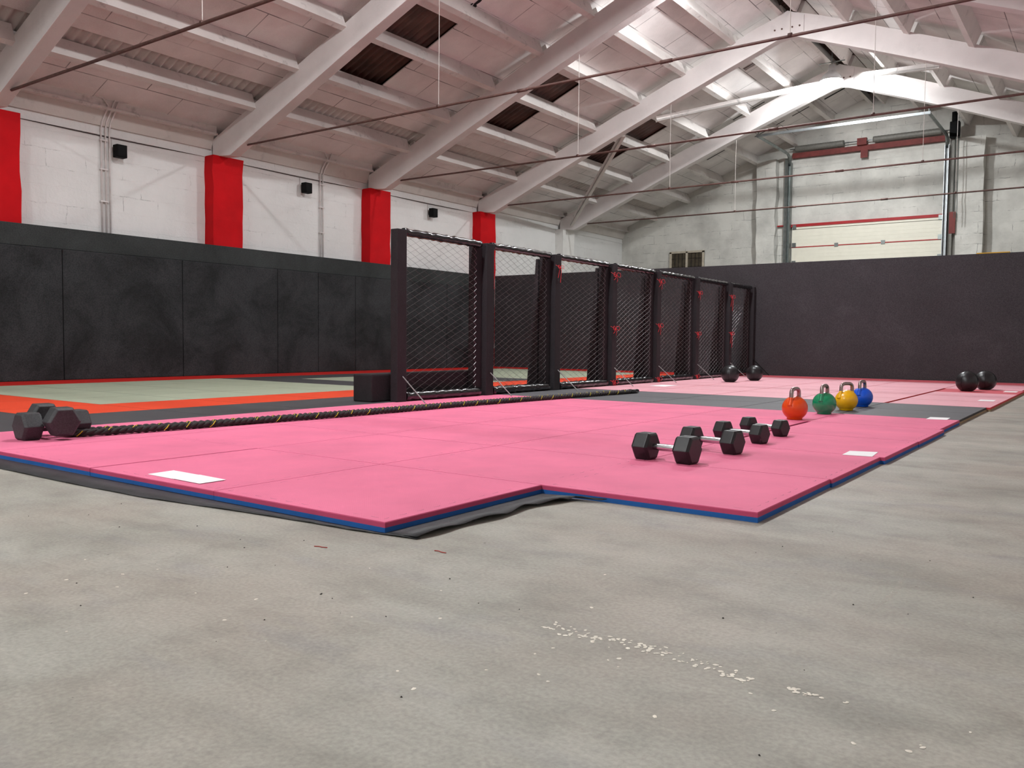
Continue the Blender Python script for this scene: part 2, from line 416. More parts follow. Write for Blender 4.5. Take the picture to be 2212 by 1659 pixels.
bm = nbm()
rp = random.Random(3)
for x, y, a, b_ in ((-8.73, 10.94, .05, .14), (-8.56, 10.91, .035, .1), (-8.75, 10.76, .04, .05), (-8.77, 10.63, .02, .03), (-8.85, 11.07, .015, .02), (-8.8, 10.47, .02, .03), (-8.66, 10.85, .02, .05)):
    vs = [(x+b_*math.cos(t)*rp.uniform(.7, 1.2), y+a*math.sin(t)*rp.uniform(.7, 1.2)) for t in [k*2*PI/9 for k in range(9)]]
    bm.faces.new([bm.verts.new((u, v, ceil_z(u)-.004)) for u, v in vs])
for xa, xb, y, w_ in ((-9.45, -8.85, 22.35, .05), (-8.2, -7.4, 22.6, .05), (-8.1, -7.3, 20.75, .05), (-7.2, -6.7, 22.6, .05), (-6.4, -5.9, 22.65, .09)):
    bm.faces.new([bm.verts.new((u, v, ceil_z(u)-.004)) for u, v in ((xa, y), (xb, y), (xb, y+w_), (xa, y+w_))])
tag(obj('ceiling', bm, 'void'), 'dark gaps and peeled spots in the roof boards', 'ceiling', kind='structure')

# purlins: slanted white beams per bay
def purlin_mesh(bm, y0, y1, depth=.27, wd=.1):
    th = math.atan(SL); ux, uz = math.cos(th), math.sin(th)   # upslope for the left side
    nx, nz = -uz, ux
    pts = [(-wd/2, -depth), (wd/2, -depth), (wd/2, 0), (-wd/2, 0)]
    prism(bm, [(a*ux+b*nx, a*uz+b*nz) for a, b in pts], y0, y1)
PX_L = [-11.93, -10.85, -9.78, -8.71, -7.66, -6.6, -5.66]
bays = [(RY[i]+.1, RY[i+1]-.1) for i in range(2, 7)] + [(RY[7]+.1, YG)]
BAYN = ['bay nearest the camera on the left', 'bay between the first and second red pilasters', 'bay between the second and third red pilasters', 'bay between the third red pilaster and the white one', '', '']
BAYN = ['leftmost bay', 'bay left of the second frame', 'bay right of the second frame', 'bay right of the third frame', 'bay right of the fourth frame', 'last bay at the gable wall']
for bi, (y0, y1) in enumerate(bays):
    for side in (-1, 1):
        if side == 1 and bi < 2: continue
        for i, px in enumerate(PX_L):
            if side == 1 and i < 1: continue
            bm = nbm(); purlin_mesh(bm, -(y1-y0)/2, (y1-y0)/2, .27, .1 if i < 6 else .08)
            x = px if side == -1 else 2*RX-px
            o = obj('purlin', bm, 'purlin', loc=(x, (y0+y1)/2, ceil_z(x)))
            if side == 1: o.rotation_euler = (0, 0, PI)
            pos = ORD[i]+' up from the '+('left' if side == -1 else 'right')+' eave' if i < 6 else ('left' if side == -1 else 'right')+' one of the ridge pair'
            tag(o, 'dusty white purlin, '+pos+', '+BAYN[bi], 'purlin', 'white purlins under the roof boards')
# eave beams on top of the left wall, one per bay
for bi, (y0, y1) in enumerate(bays):
    bm = nbm(); box(bm, -12.98, -12.86, y0, y1, 4.2, 4.44); box(bm, -12.86, -12.82, y0, y1, 4.2, 4.235)
    tag(obj('eave_beam', bm, 'purlin', loc=(0, 0, 0)), 'white eave beam along the top of the left wall, '+BAYN[bi], 'beam', 'eave beams on the left wall')
# sloping fascia boards and a thin ledge between eave beam and wall
bm = nbm()
for y0, y1 in bays:
    prism(bm, [(XW, 3.98), (XW+.035, 3.98), (-12.93, 4.2), (XW, 4.2)], y0, y1)
tag(obj('trim_1', bm, 'sheet_white'), 'pale boards between the eave beam and the left wall', 'trim', kind='structure')
bm = nbm(); box(bm, XW, XW+.02, 5, YG, 3.84, 3.865)
tag(obj('trim_2', bm, 'wall_y'), 'thin ledge line high on the left wall', 'trim', kind='structure')

# roof frames (precast rafters), tie rods, hangers
BOT = [(-12.98, 3.86), (-12.5, 3.82), (-9.57, 5.05), (-8.17, 5.61), (-6.86, 6.12), (-5.6, 6.59), (RX, 6.62)]
TOP = [(RX, 7.10), (-5.6, 7.05), (-6.05, 6.90), (-9.55, 5.50), (-12.98, 4.14)]
FR = ['partly cut off at the top left corner', 'rising from the second red pilaster', 'rising from the third red pilaster', 'rising from the fourth red pilaster', 'rising from the white pilaster, lit by the lamp']
for k, y in enumerate(RY[3:]):
    root = empty('roof_frame', (RX, y, 3.8))
    tag(root, 'white concrete roof frame '+FR[k], 'roof frame', 'white concrete roof frames')
    for s in (-1, 1):
        bm = nbm()
        pts = [((x-RX)*(1 if s == -1 else -1), z-3.8) for x, z in BOT+TOP]
        prism(bm, pts, -.1, .1)
        obj('rafter', bm, 'concrete_white', root, bev=.008)
    bm = nbm(); prism(bm, [(-.32, 2.86), (0, 2.82), (.32, 2.86), (.32, 3.17), (0, 3.31), (-.32, 3.17)], -.12, -.1)
    obj('ridge_plate', bm, 'concrete_white', root)
    bm = nbm()
    for q in (-.24, -.1, .1, .24): lathe(bm, [(0, .015), (.016, .012), (.018, 0)], 10, (q, 0, 0))
    o = obj('bolt', bm, 'rod', root, loc=(0, -.12, 2.98), rot=(PI/2, 0, 0))
for k, y in enumerate(RY[:3]):
    root = empty('roof_frame', (RX, y, 3.8))
    tag(root, 'white concrete roof frame behind the camera', 'roof frame', 'white concrete roof frames behind the camera')
    for s in (-1, 1):
        bm = nbm(); prism(bm, [((x-RX)*(1 if s == -1 else -1), z-3.8) for x, z in BOT+TOP], -.1, .1)
        obj('rafter', bm, 'concrete_white', root)
RN = ['at the top left', 'crossing in front of the second frame', 'crossing in front of the third frame', 'crossing in front of the fourth frame', 'nearest the garage door']
for k, y in enumerate(RY[3:]):
    root = empty('tie_rod', (RX, y, 3.97))
    tag(root, 'thin dark steel tie rod across the hall, '+RN[k], 'tie rod', 'steel tie rods between the rafter feet')
    bm = nbm()
    n = 24
    half = 6.72
    tube(bm, [(-half+2*half*i/n, 0, -.012*math.sin(PI*i/n)) for i in range(n+1)], .017 if k else .02, 8)
    obj('rod', bm, 'rod', root)
    for s in (-1, 1):
        bm = nbm(); tube(bm, [(s*1.1, 0, -.012), (s*.95, 0, -.012)], .024, 8); obj('coupler', bm, 'rod', root)
    for s in (-1, 1):
        x = s*2.46
        bm = nbm(); top = 5.5+SL*(7.2-2.46-3.3) - 3.97 + 0.02
        zt = 6.12+.02-3.97
        tube(bm, [(x, 0, 0), (x+.01*random.uniform(-1, 1), 0, zt*.5), (x, 0, zt)], .0045, 6)
        obj('hanger_wire', bm, 'rod_light', root)
        bm = nbm(); tube(bm, [(x-.02, 0, 0), (x+.02, 0, 0)], .026, 8); obj('clip', bm, 'rod', root)
# wind braces
def strut(name, a, b, w_, h_, mat, label, cat):
    a, b = Vector(a), Vector(b); L = (b-a).length
    bm = nbm(); box(bm, 0, L, -w_/2, w_/2, -h_, 0); box(bm, 0, L, -w_/2, -w_/2+.02, -h_, .07)
    o = obj(name, bm, mat, loc=a)
    o.rotation_euler = Vector((1, 0, 0)).rotation_difference((b-a).normalized()).to_euler()
    return tag(o, label, cat)
strut('wind_brace', (-12.55, 20.3, 3.95), (-9.15, 16.95, 5.3), .1, .03, 'purlin', 'whitewashed diagonal brace from the foot of the last frame up to the fourth frame', 'brace')
strut('wind_brace', (-8.35, 16.95, 5.52), (-5.85, 20.3, 6.7), .07, .04, 'purlin', 'whitewashed brace from the fourth frame up towards the lamp', 'brace')
strut('wind_brace', (-5.0, 20.3, 6.74), (-2.75, 16.95, 5.68), .07, .04, 'purlin', 'whitewashed brace right of the lamp down to the fourth frame', 'brace')

# pilasters
PN = ['red square pilaster at the left edge of the photo', 'red square pilaster under the second roof frame', 'red square pilaster under the third roof frame', 'red square pilaster behind the black mesh fence']
for k, y in enumerate(RY[3:]):
    bm = nbm(); n = 14; h = 3.85
    y0, y1 = y-.22, y+.39
    lo = []
    for i in range(n+1):
        z = h*i/n; j = lambda: random.uniform(-.012, .012)
        lo.append([bm.verts.new((x+(j() if x > -13 else 0), yy+j(), z)) for x, yy in ((-13.05, y0), (-12.8, y0), (-12.8, y1), (-13.05, y1))])
    for A, B in zip(lo, lo[1:]):
        for q in range(4): bm.faces.new((A[q], A[(q+1) % 4], B[(q+1) % 4], B[q]))
    bm.faces.new(lo[-1]); bm.faces.new(lo[0][::-1])
    o = obj('pilaster', bm, 'red' if k < 4 else 'white_pil')
    tag(o, PN[k] if k < 4 else 'white painted pilaster at the far end of the left wall', 'pilaster', 'pilasters along the left wall')

# lamps
LN = ['bright high-bay lamp glowing under the ridge before the last roof frame', 'high-bay lamp under the ridge just past the third roof frame', 'high-bay lamp under the ridge near the first roof frame', 'high-bay lamp under the ridge behind the camera', 'high-bay lamp under the ridge at the back of the hall']
for (x, y, z), lb in zip(LAMPS, LN):
    root = empty('high_bay_lamp', (x, y, z)); tag(root, lb, 'lamp')
    bm = nbm(); lathe(bm, [(.0, .30), (.07, .30), (.09, .16), (.1, .14), (.19, .06), (.25, -.062), (.245, -.062), (.18, .05), (.0, .06)], 40)
    obj('housing', bm, 'lamp_body', root)
    bm = nbm(); lathe(bm, [(.17*math.cos(a*PI/20), .0-.17*math.sin(a*PI/20)) for a in range(0, 10)]+[(0, -.17)], 32)
    obj('diffuser', bm, 'lamp', root)
    bm = nbm(); tube(bm, [(0, 0, .3), (0, 0, ceil_z(RX)-z-.1)], .012, 8); tube(bm, [(-.28, 0, 6.975-z), (.28, 0, 6.975-z)], .012, 8); obj('hanger', bm, 'galv', root)

# wall speakers, conduits, cable
SPN = ['above the first white wall bay', 'between the second and third red pilasters', 'between the third and fourth red pilasters']
for k, y in enumerate((7.34, 11.12, 14.86)):
    root = empty('wall_speaker', (-12.93, y, 3.615)); tag(root, 'small black speaker high on the white wall '+SPN[k], 'speaker', 'wall speakers')
    bm = nbm(); box(bm, -.06, .07, -.085, .085, -.1, .1); obj('cabinet', bm, 'black_plastic', root, bev=.012)
    bm = nbm(); box(bm, .07, .076, -.07, .07, -.085, .085); obj('grille', bm, 'black_plastic', root)
    bm = nbm(); box(bm, -.12, -.06, -.03, .03, -.04, .04); obj('bracket', bm, 'black_plastic', root)
    bm = nbm(); tube(bm, [(-.11, -.07, .0), (-.11, -.07, .2), (-.11, -.1, .235), (-.11, -.4, .25)], .006, 6); obj('cable', bm, 'conduit', root)
for k, y in enumerate((7.12, 11.58)):
    root = empty('conduit_run', (-13.02, y, 2.3)); tag(root, 'pair of white conduit pipes down the wall '+('beside the first speaker' if k == 0 else 'left of the third red pilaster'), 'conduit', 'white conduit pipes')
    for q in (-.035, .035, 0.1)[:3 if k == 0 else 2]:
        bm = nbm(); s = -1 if q <= 0 else 1
        tube(bm, [(0, q, 0), (0, q, 1.62), (.04, q, 1.74), (.15, q+.02, 1.9), (.19, q+.02, 1.97), (.19, q+s*.06, 2.06), (.19, q+s*.3, 2.09)], .013, 8)
        obj('pipe', bm, 'conduit', root)
    bm = nbm()
    for z in (.5, 1.0, 1.45): box(bm, -.02, .018, -.06, .07, z, z+.02)
    obj('clamp', bm, 'conduit', root)
bm = nbm()
for dz, dx in ((0, 0), (.03, .012), (-.02, -.01)):
    P = []
    y = 5.4
    while y < 20.3:
        P.append((-12.8+dx, y, 4.42+dz+.012*math.sin(y*2.1+dz*50))); y += .3
    tube(bm, P, .012, 6)
tag(obj('cable_bundle', bm, 'cable'), 'dark cable bundle running along the left eave', 'cable')
for k, (ya, yb) in enumerate(((5.6, 8.9), (9.5, 12.6), (13.3, 16.4))):
    bm = nbm(); n = 16
    tube(bm, [(XW+.012, ya+(yb-ya)*i/n, 3.845-.02*math.sin(PI*i/n)) for i in range(n+1)], .006, 6)
    tag(obj('speaker_cable', bm, 'cable'), 'thin cable along the wall ledge, '+['first bay', 'second bay', 'third bay'][k]+' from the left', 'cable', 'speaker cables on the left wall')

# gable: pilasters, window, garage door
for k, (xa, xb) in enumerate(((-8.56, -8.02), (-3.42, -2.84))):
    bm = nbm(); n = 18
    lo = []
    for i in range(n+1):
        z = 5.88*i/n; j = lambda: random.uniform(-.025, .025)
        lo.append([bm.verts.new((x+j(), yy+(j() if yy < 24.1 else 0), z)) for x, yy in ((xa, 23.9), (xb, 23.9), (xb, 24.2), (xa, 24.2))])
    for A, B in zip(lo, lo[1:]):
        for q in range(4): bm.faces.new((A[q], A[(q+1) % 4], B[(q+1) % 4], B[q]))
    bm.faces.new(lo[-1]); bm.faces.new(lo[0][::-1])
    tag(obj('pilaster', bm, 'wall_x'), 'rough white pilaster on the gable wall '+('left' if k == 0 else 'right')+' of the garage door', 'pilaster', 'gable wall pilasters')
root = empty('window_1', (-10.79, 24.2, 2.4)); tag(root, 'small two-pane window in the gable wall', 'window', kind='structure')
bm = nbm(); box(bm, -.56, .56, -.02, 0, 0, 1.06); obj('pane', bm, 'dark_glass', root)
bm = nbm()
for a in (-.56, -.03, .5): box(bm, a, a+.06, -.06, 0, 0, 1.06)
box(bm, -.56, .56, -.06, 0, 1.02, 1.08); box(bm, -.56, .56, -.06, 0, 0, .06)
obj('window_frame', bm, 'wood_frame', root)
bm = nbm()
for a in (-.4, -.28, -.16, .14, .26, .38): box(bm, a, a+.012, -.035, -.02, 0, 1.02)
for z in (.35, .6, .85): box(bm, -.5, .5, -.035, -.02, z, z+.012)
obj('bars', bm, 'grit', root)
# sectional door
root = empty('door_1', (-5.67, 24.14, 0)); tag(root, 'cream sectional garage door in the gable wall', 'garage door', kind='structure')
for i in range(9):
    z0 = i*.5-.1; bm = nbm(); box(bm, -1.92, 1.92, -.04, .0, z0+.004, min(z0+.492, 3.97)-.002)
    for j in [q for q in range(1, 5) if z0+.1*q < 3.85]: box(bm, -1.92, 1.92, -.043, -.04, z0+.1*j-.004, z0+.1*j+.004)
    o = obj('door_panel', bm, 'door_cream', root)
for z in (3.4, 2.9, 2.4):
    pass
bm = nbm(); box(bm, -1.92, 1.92, -.05, -.038, 3.385, 3.41)
obj('seal', bm, 'door_red', root)
bm = nbm(); box(bm, -1.95, 1.95, -.06, .02, 3.965, 4.01); box(bm, -2.6, 2.15, -.03, .03, 4.01, 4.045)
obj('lintel_seal', bm, 'door_red', root)
bm = nbm()
for x in (-.75, .45): box(bm, x, x+.1, -.06, -.04, 3.36, 3.46)
for x in (-1.9, 1.82):
    for z in (2.9, 3.4, 3.9): box(bm, x, x+.1, -.07, -.04, z, z+.12)
obj('hinge', bm, 'galv', root)
# tracks and gear
root = empty('door_track', (-5.67, 24.0, 0)); tag(root, 'galvanised vertical and overhead track of the garage door', 'door track')
for s, xx in ((-1, -1.99), (1, 1.98)):
    bm = nbm(); a = xx
    def chan(bm, x, y0, y1, z0, z1): box(bm, x-.05, x+.05, y1-.012, y1, z0, z1); box(bm, x-.05, x-.038, y0, y1, z0, z1); box(bm, x+.038, x+.05, y0, y1, z0, z1)
    chan(bm, a, -.07, .08, 2.0, 5.75)
    obj('vertical_track', bm, 'galv_bright' if s == 1 else 'galv', root)
    bm = nbm()
    pts = [(a, .0, 5.7), (a, -.03, 5.83), (a, -.12, 5.93), (a, -.28, 5.97), (a, -2.65, 5.97)]
    for p, q in zip(pts, pts[1:]):
        tube(bm, [p, q], .045, 4)
    obj('overhead_track', bm, 'galv', root)
    bm = nbm(); box(bm, a-.16 if s == -1 else a+.06, a-.06 if s == -1 else a+.16, .05, .18, 2.0, 5.9); obj('side_post', bm, 'galv' if s == -1 else 'spring', root)
bm = nbm(); box(bm, -2.02, 2.02, -2.68, -2.63, 5.94, 6.0); obj('cross_rail', bm, 'galv_bright', root)
bm = nbm()
for xx in (-1.99, 1.98): tube(bm, [(xx, -2.6, 5.97), (xx, -2.6, 6.1)], .014, 6)
obj('rail_hanger', bm, 'galv', root)
root = empty('door_spring_shaft', (-5.67, 24.0, 6.1)); tag(root, 'grey torsion spring shaft above the garage door on a red steel angle', 'door spring')
bm = nbm(); box(bm, -1.95, 1.95, .05, .17, -.22, -.08); box(bm, -.12, .06, .03, .05, -.42, -.2); obj('mounting_angle', bm, 'redoxide', root)
bm = nbm(); tube(bm, [(-2.0, 0, .02), (2.1, 0, .02)], .014, 10); obj('shaft', bm, 'galv_bright', root)
for a, b_ in ((-1.85, -.55), (.2, 1.85)):
    bm = nbm(); m_ = 40
    pts = [(a+(b_-a)*i/m_, 0, .02) for i in range(m_+1)]
    tube(bm, pts, [.078+.005*(i % 2) for i in range(m_+1)], 14); obj('spring', bm, 'spring', root)
bm = nbm(); box(bm, -.2, .04, -.06, .05, -.09, .09); obj('center_bracket', bm, 'redoxide', root)
root = empty('door_motor', (-3.50, 23.74, 6.15)); tag(root, 'black door motor beside the top of the right track', 'motor')
bm = nbm(); box(bm, -.1, .12, -.1, .1, -.3, .1); obj('gearbox', bm, 'black_plastic', root, bev=.02)
bm = nbm(); lathe(bm, [(0, 0), (.07, 0), (.07, .26), (0, .26)], 16, (.0, 0, .08)); obj('motor_body', bm, 'black_plastic', root)
bm = nbm()
for x in (.06, .12): tube(bm, [(x, -.12, -.3), (x+.01, -.12, -2.3)], .009, 6)
obj('chain', bm, 'galv', root)
bm = nbm(); box(bm, -3.57, -3.43, 23.84, 23.88, 3.5, 4.04)
tag(obj('rusty_plate', bm, 'redoxide'), 'rusty plate right of the garage door track', 'plate')

# partition in front of the gable, padding on the left wall
bm = nbm(); box(bm, -12.7, XR, 16.95, 17.05, .0, 2.30)
tag(obj('wall_partition', bm, 'partition'), 'long dark grey partition wall at the far end of the mats', 'partition', kind='structure')
seams = [-1.9, .15, 2.2, 4.25, 6.3, 8.27, 10.23, 11.21, 12.2, 13.25, 15.1, 16.95]
PADN = ['behind the camera', 'behind the camera', 'out of the left edge', 'at the left edge', 'right of the first dark joint', 'below the first white wall bay', 'left of the second dark joint', 'narrow one right of the second joint', 'narrow one below the third red pilaster', 'just left of the first fence post', 'behind the first fence panels', 'deepest in the corner']
for i, (a, b_) in enumerate(zip(seams, seams[1:])):
    bm = nbm(); box(bm, -12.782, -12.7, a+.004, b_-.004, .04, 1.975)
    tag(obj('wall_pad', bm, 'pad', bev=.014), 'scuffed black wall pad on the left wall, '+PADN[i+1], 'wall pad', 'black wall pads')
bm = nbm(); box(bm, -12.782, -12.735, -1.9, 16.95, 1.98, 2.29)
tag(obj('upper_board', bm, 'strip', bev=.003), 'continuous dark board above the black wall pads', 'board')

# ------------------------------------------------------------------ floor mats
def tile_mesh(w_, l_, top, side, under, th=.04, split=.5):
    gp = .0035 if top in ('far_pink', 'far_red', 'blackmat') else .0008
    bm = nbm(); x, y = w_/2-gp, l_/2-gp; zs = th*split; r_ = .003
    box(bm, -x, x, -y, y, 0, zs, 2)
    vs = []
    lay = [(x, y, zs), (x, y, th-r_), (x-r_, y-r_, th)]
    rings = [[bm.verts.new((sx*a, sy*b, z)) for sx, sy in ((-1, -1), (1, -1), (1, 1), (-1, 1))] for a, b, z in lay]
    for A, B in zip(rings, rings[1:]):
        for q in range(4): bm.faces.new((A[q], A[(q+1) % 4], B[(q+1) % 4], B[q])).material_index = 1
    bm.faces.new(rings[-1]).material_index = 0
    bmesh.ops.recalc_face_normals(bm, faces=bm.faces)
    me = bpy.data.meshes.new('mat_tile'); bm.to_mesh(me); bm.free()
    for m in (top, side, under): me.materials.append(MT[m])
    return me
tiles = {}
def tile(kind, x, y, label, group, dz=0, jit=0):
    if kind not in tiles:
        tiles[kind] = {'pink': lambda: tile_mesh(1, 1, 'pink', 'pink_side', 'blue'),
                       'far_pink': lambda: tile_mesh(1, 1, 'far_pink', 'red_side', 'tan'),
                       'far_red': lambda: tile_mesh(1, 1, 'far_red', 'red_side', 'tan'),
                       'black': lambda: tile_mesh(1, 1, 'blackmat', 'blackside', 'tan'),
                       'green': lambda: tile_mesh(1, 1, 'green', 'blackside', 'blackside'),
                       'orange': lambda: tile_mesh(1, 1, 'orange', 'blackside', 'blackside'),
                       'red': lambda: tile_mesh(1, 1, 'redtat', 'blackside', 'blackside'),
                       'dark': lambda: tile_mesh(1, 1, 'darktat', 'blackside', 'blackside')}[kind]()
    nm = {'pink': 'foam_mat_tile', 'far_pink': 'foam_mat_tile', 'far_red': 'foam_mat_tile', 'black': 'foam_mat_tile'}.get(kind, 'tatami_mat')
    o = bpy.data.objects.new(nm, tiles[kind]); C.objects.link(o)
    o.location = (x+random.uniform(-jit, jit), y, dz)
    tag(o, label, 'floor mat', group); return o
X0 = -1.08
def rowname(i, last): return 'nearest row' if i == 0 else ('farthest row' if i == last else ORD[i]+' row from the front')
def colname(i): return 'at the right edge' if i == 0 else ORD[i]+' from the right edge'
for j in range(6):
    for i in range(5):
        if j == 0 and i == 0: continue
        sx = {2: .0, 3: .0}.get(j, 0) if i == 0 else 0
        w5 = -.5-i
        o = tile('pink', X0+w5, 2.64+j, 'bright pink foam tile, '+rowname(j, 5)+', '+colname(i), 'bright pink foam tiles')
        if j == 0 and i >= 3: o.location.x -= .014; o.location.y += .006
        if i == 0: o.location.x += {1: -.01, 2: 0, 3: .025, 4: .03, 5: .0}.get(j, 0)
# front-left tile is set a little back from its neighbour
for j in range(2):
    for i in range(5):
        o = tile('black', X0-.5-i, 8.14+.465+j*.93, 'dark grey foam tile, '+('near' if j == 0 else 'far')+' row, '+colname(i), 'dark grey foam tiles')
        o.scale = (1, .93, 1)
for j in range(7):
    for i in range(5):
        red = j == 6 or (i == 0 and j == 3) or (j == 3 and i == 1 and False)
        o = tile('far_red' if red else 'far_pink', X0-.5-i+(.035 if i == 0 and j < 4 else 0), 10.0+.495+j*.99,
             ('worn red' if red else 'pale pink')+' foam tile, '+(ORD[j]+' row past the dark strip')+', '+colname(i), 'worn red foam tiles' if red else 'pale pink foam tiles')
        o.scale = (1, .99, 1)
# left tatami field: columns of 0.95 from the fence to the wall
cols = [(-7.0, -6.08), (-7.9, -7.0), (-8.85, -7.9), (-9.8, -8.85), (-10.75, -9.8), (-11.7, -10.75), (-12.7, -11.7)]
rows = [-.7, .3, 1.3, 2.3, 3.28, 4.25, 5.25, 6.25, 7.25, 8.25, 9.12, 10.0, 10.9, 11.88, 12.9, 13.9, 14.9, 15.95, 16.95]
for j, (ya, yb) in enumerate(zip(rows, rows[1:])):
    for i, (xa, xb) in enumerate(cols):
        if i == 0: kd = 'dark'
        elif yb <= 3.3: kd = 'dark'
        elif i == 6: kd = 'red'
        elif ya >= 15.9: kd = 'red'
        elif i == 1: kd = 'orange'
        elif ya < 4.2: kd = 'orange'
        elif 8.2 < ya < 9.1: kd = 'dark'
        elif ya > 8.2 and i == 5 and ya < 11.5: kd = 'dark'
        elif 10.8 < ya < 11.8: kd = 'dark'
        else: kd = 'green'
        o = tile(kd, (xa+xb)/2, (ya+yb)/2, {'green': 'grey-green', 'dark': 'charcoal', 'red': 'red', 'orange': 'orange'}[kd]+' judo mat, '+('column by the fence' if i == 0 else ('column by the padded wall' if i == 6 else ORD[i]+' column past the fence'))+', '+(ORD[j-3] if 0 <= j-3 < 15 else 'hidden')+' row from the front', kd+' tatami mats')
        o.scale = (xb-xa, yb-ya, 1)

# rubber membrane under the front edge
bm = nbm()
prof = [(-6.06, 2.05), (-4.8, 1.975), (-3.95, 1.97), (-3.35, 1.985), (-2.75, 2.06), (-2.4, 2.09), (-2.2, 2.1), (-1.93, 2.14)]
def ribbon(bm, outer, inner, zf, n=None):
    A = [bm.verts.new((x, y, zf(i, 0))) for i, (x, y) in enumerate(outer)]
    B = [bm.verts.new((x, y, zf(i, 1))) for i, (x, y) in enumerate(inner)]
    for i in range(len(A)-1): bm.faces.new((A[i], A[i+1], B[i+1], B[i])).smooth = True
def lerp_path(pts, n):
    out = []
    for (x0, y0), (x1, y1) in zip(pts, pts[1:]):
        for k in range(n): t = k/n; out.append((x0+(x1-x0)*t, y0+(y1-y0)*t))
    out.append(pts[-1]); return out
P = lerp_path(prof, 6)
ribbon(bm, P, [(x, max(y+.02, 2.135)) for x, y in P], lambda i, s: .0035+(.004*abs(math.sin(i*.9)) if s == 0 else .0))
tip = lerp_path([(-1.93, 2.14), (-1.925, 2.35), (-1.91, 2.6), (-1.93, 2.8), (-1.90, 3.0), (-1.86, 3.08), (-1.74, 3.12)], 5)
ribbon(bm, [(x+.006*math.sin(i*.7), y) for i, (x, y) in enumerate(tip)], [(min(-2.075, x), y) for x, y in tip[:-3]]+[(-2.07, 3.125)]*3, lambda i, s: .012+.012*abs(math.sin(i*.55)) if s == 0 else .004)
o = obj('rubber_membrane', bm, 'membrane'); md = o.modifiers.new('thickness', 'SOLIDIFY'); md.thickness = .003
tag(o, 'thin crumpled black rubber sheet sticking out from under the pink tiles', 'rubber sheet')

# white paper labels lying on the mats
def paper(name, pts, label, z=.041):
    bm = nbm(); a = [bm.verts.new((x, y, z)) for x, y in pts]; b = [bm.verts.new((x, y, z+.0012)) for x, y in pts]
    bm.faces.new(b); bm.faces.new(a[::-1])
    for i in range(len(a)): bm.faces.new((a[i], a[(i+1) % len(a)], b[(i+1) % len(b)], b[i]))
    tag(obj(name, bm, 'paper'), label, 'paper', 'white paper sheets on the mats')
paper('paper_sheet', [(-3.69, 2.21), (-3.47, 2.205), (-3.475, 2.345), (-3.70, 2.35)], 'white paper sheet on the near pink tile, left of the pair')
paper('paper_sheet', [(-3.485, 2.205), (-3.265, 2.20), (-3.265, 2.335), (-3.48, 2.345)], 'white paper sheet on the near pink tile, right of the pair', .0425)
paper('paper_sheet', [(-1.28, 5.10), (-1.12, 5.12), (-1.14, 5.36), (-1.29, 5.31)], 'white paper sheet at the right edge of the pink tiles')
paper('paper_sheet', [(-1.33, 8.05), (-1.17, 8.08), (-1.18, 8.32), (-1.335, 8.29)], 'white paper sheet at the right end of the dark strip')
paper('paper_sheet', [(-1.30, 11.12), (-1.14, 11.15), (-1.14, 11.42), (-1.30, 11.4)], 'white paper sheet on the near pale pink tiles at the right')
paper('paper_sheet', [(-1.27, 13.5), (-1.11, 13.52), (-1.11, 13.82), (-1.27, 13.8)], 'white paper sheet on the red tile beside the balls')
paper('paper_sheet', [(-5.6, 11.3), (-5.35, 11.3), (-5.35, 11.75), (-5.6, 11.72)], 'white paper sheet lying on the pale pink mat near the fence')

# ------------------------------------------------------------------ mesh fence
RK = [6.51, 8.02, 9.50, 11.05, 12.53, 14.08, 15.64, 16.93]
XF = -6.02
FN = ['nearest, with the low padded block behind it', 'second from the camera', 'third from the camera', 'fourth from the camera', 'fifth from the camera', 'sixth from the camera', 'farthest, beside the partition']
def chain_link(y0, y1, z0, z1, x):
    bm = nbm(); cw = .078; ch = .07; nc = int(round((y1-y0)/cw)); cw = (y1-y0)/nc
    nz = int((z1-z0)/(ch/2)); hz = (z1-z0)/nz
    r_ = .0021
    for i in range(nc+1):
        pts = []
        for k in range(nz+1):
            yy = y0+cw*(i+(.5 if (k % 2) else -.5)*1.04*(1 if i % 2 == 0 else -1))
            yy = min(max(yy, y0), y1)
            bulge = .03*math.sin(PI*(yy-y0)/(y1-y0))*math.sin(PI*k/nz)
            pts.append((x-bulge+(.002 if k % 2 else -.002), yy, z0+hz*k))
        tube(bm, pts, r_, 4, False)
    return bm
for k in range(7):
    R0, R1 = RK[k], RK[k+1]
    root = empty('mesh_fence', (XF, R0, .04)); tag(root, 'black padded chain-link fence panel, '+FN[k], 'fence panel', 'chain-link fence panels')
    e = R1-.27-R0
    bm = nbm(); box(bm, -.1, 0, -.14, 0, 0, 1.785); obj('post', bm, 'fence_foam', root, bev=.008)
    bm = nbm(); box(bm, -.16, -.07, e-.02, e+.13, .0, 1.75); obj('side_pad', bm, 'fence_foam', root, bev=.015)
    bm = nbm(); n = 30
    tube(bm, [(-.055, .0+(e+.06)*i/n, 1.765+.004*math.sin(i*1.7)) for i in range(n+1)], [.042+.003*math.sin(i*2.4)+(-.005 if i % 7 == 3 else 0) for i in range(n+1)], 14); obj('top_pad', bm, 'tape', root)
    bm = nbm()
    tube(bm, [(-.05, .02+(e+.02)*i/n, .052) for i in range(n+1)], [.05+.004*math.sin(i*1.9)+(-.006 if i % 5 == 2 else 0) for i in range(n+1)], 14); obj('bottom_pad', bm, 'tape', root)
    bm = chain_link(.0, e, .08, 1.74, -.055); obj('mesh', bm, 'wire', root)
    bm = nbm(); tube(bm, [(-.0, -.06, .265), (.32, -.07, .006)], .006, 6); obj('brace_rod', bm, 'brace', root)
    if 1 <= k <= 5:
        bm = nbm(); prism(bm, [(-.17, 0), (-.34, 0), (-.21, 1.72), (-.17, 1.72)], R1-R0-.30, R1-R0-.15)
        obj('buttress', bm, 'fence_foam', root, bev=.01)
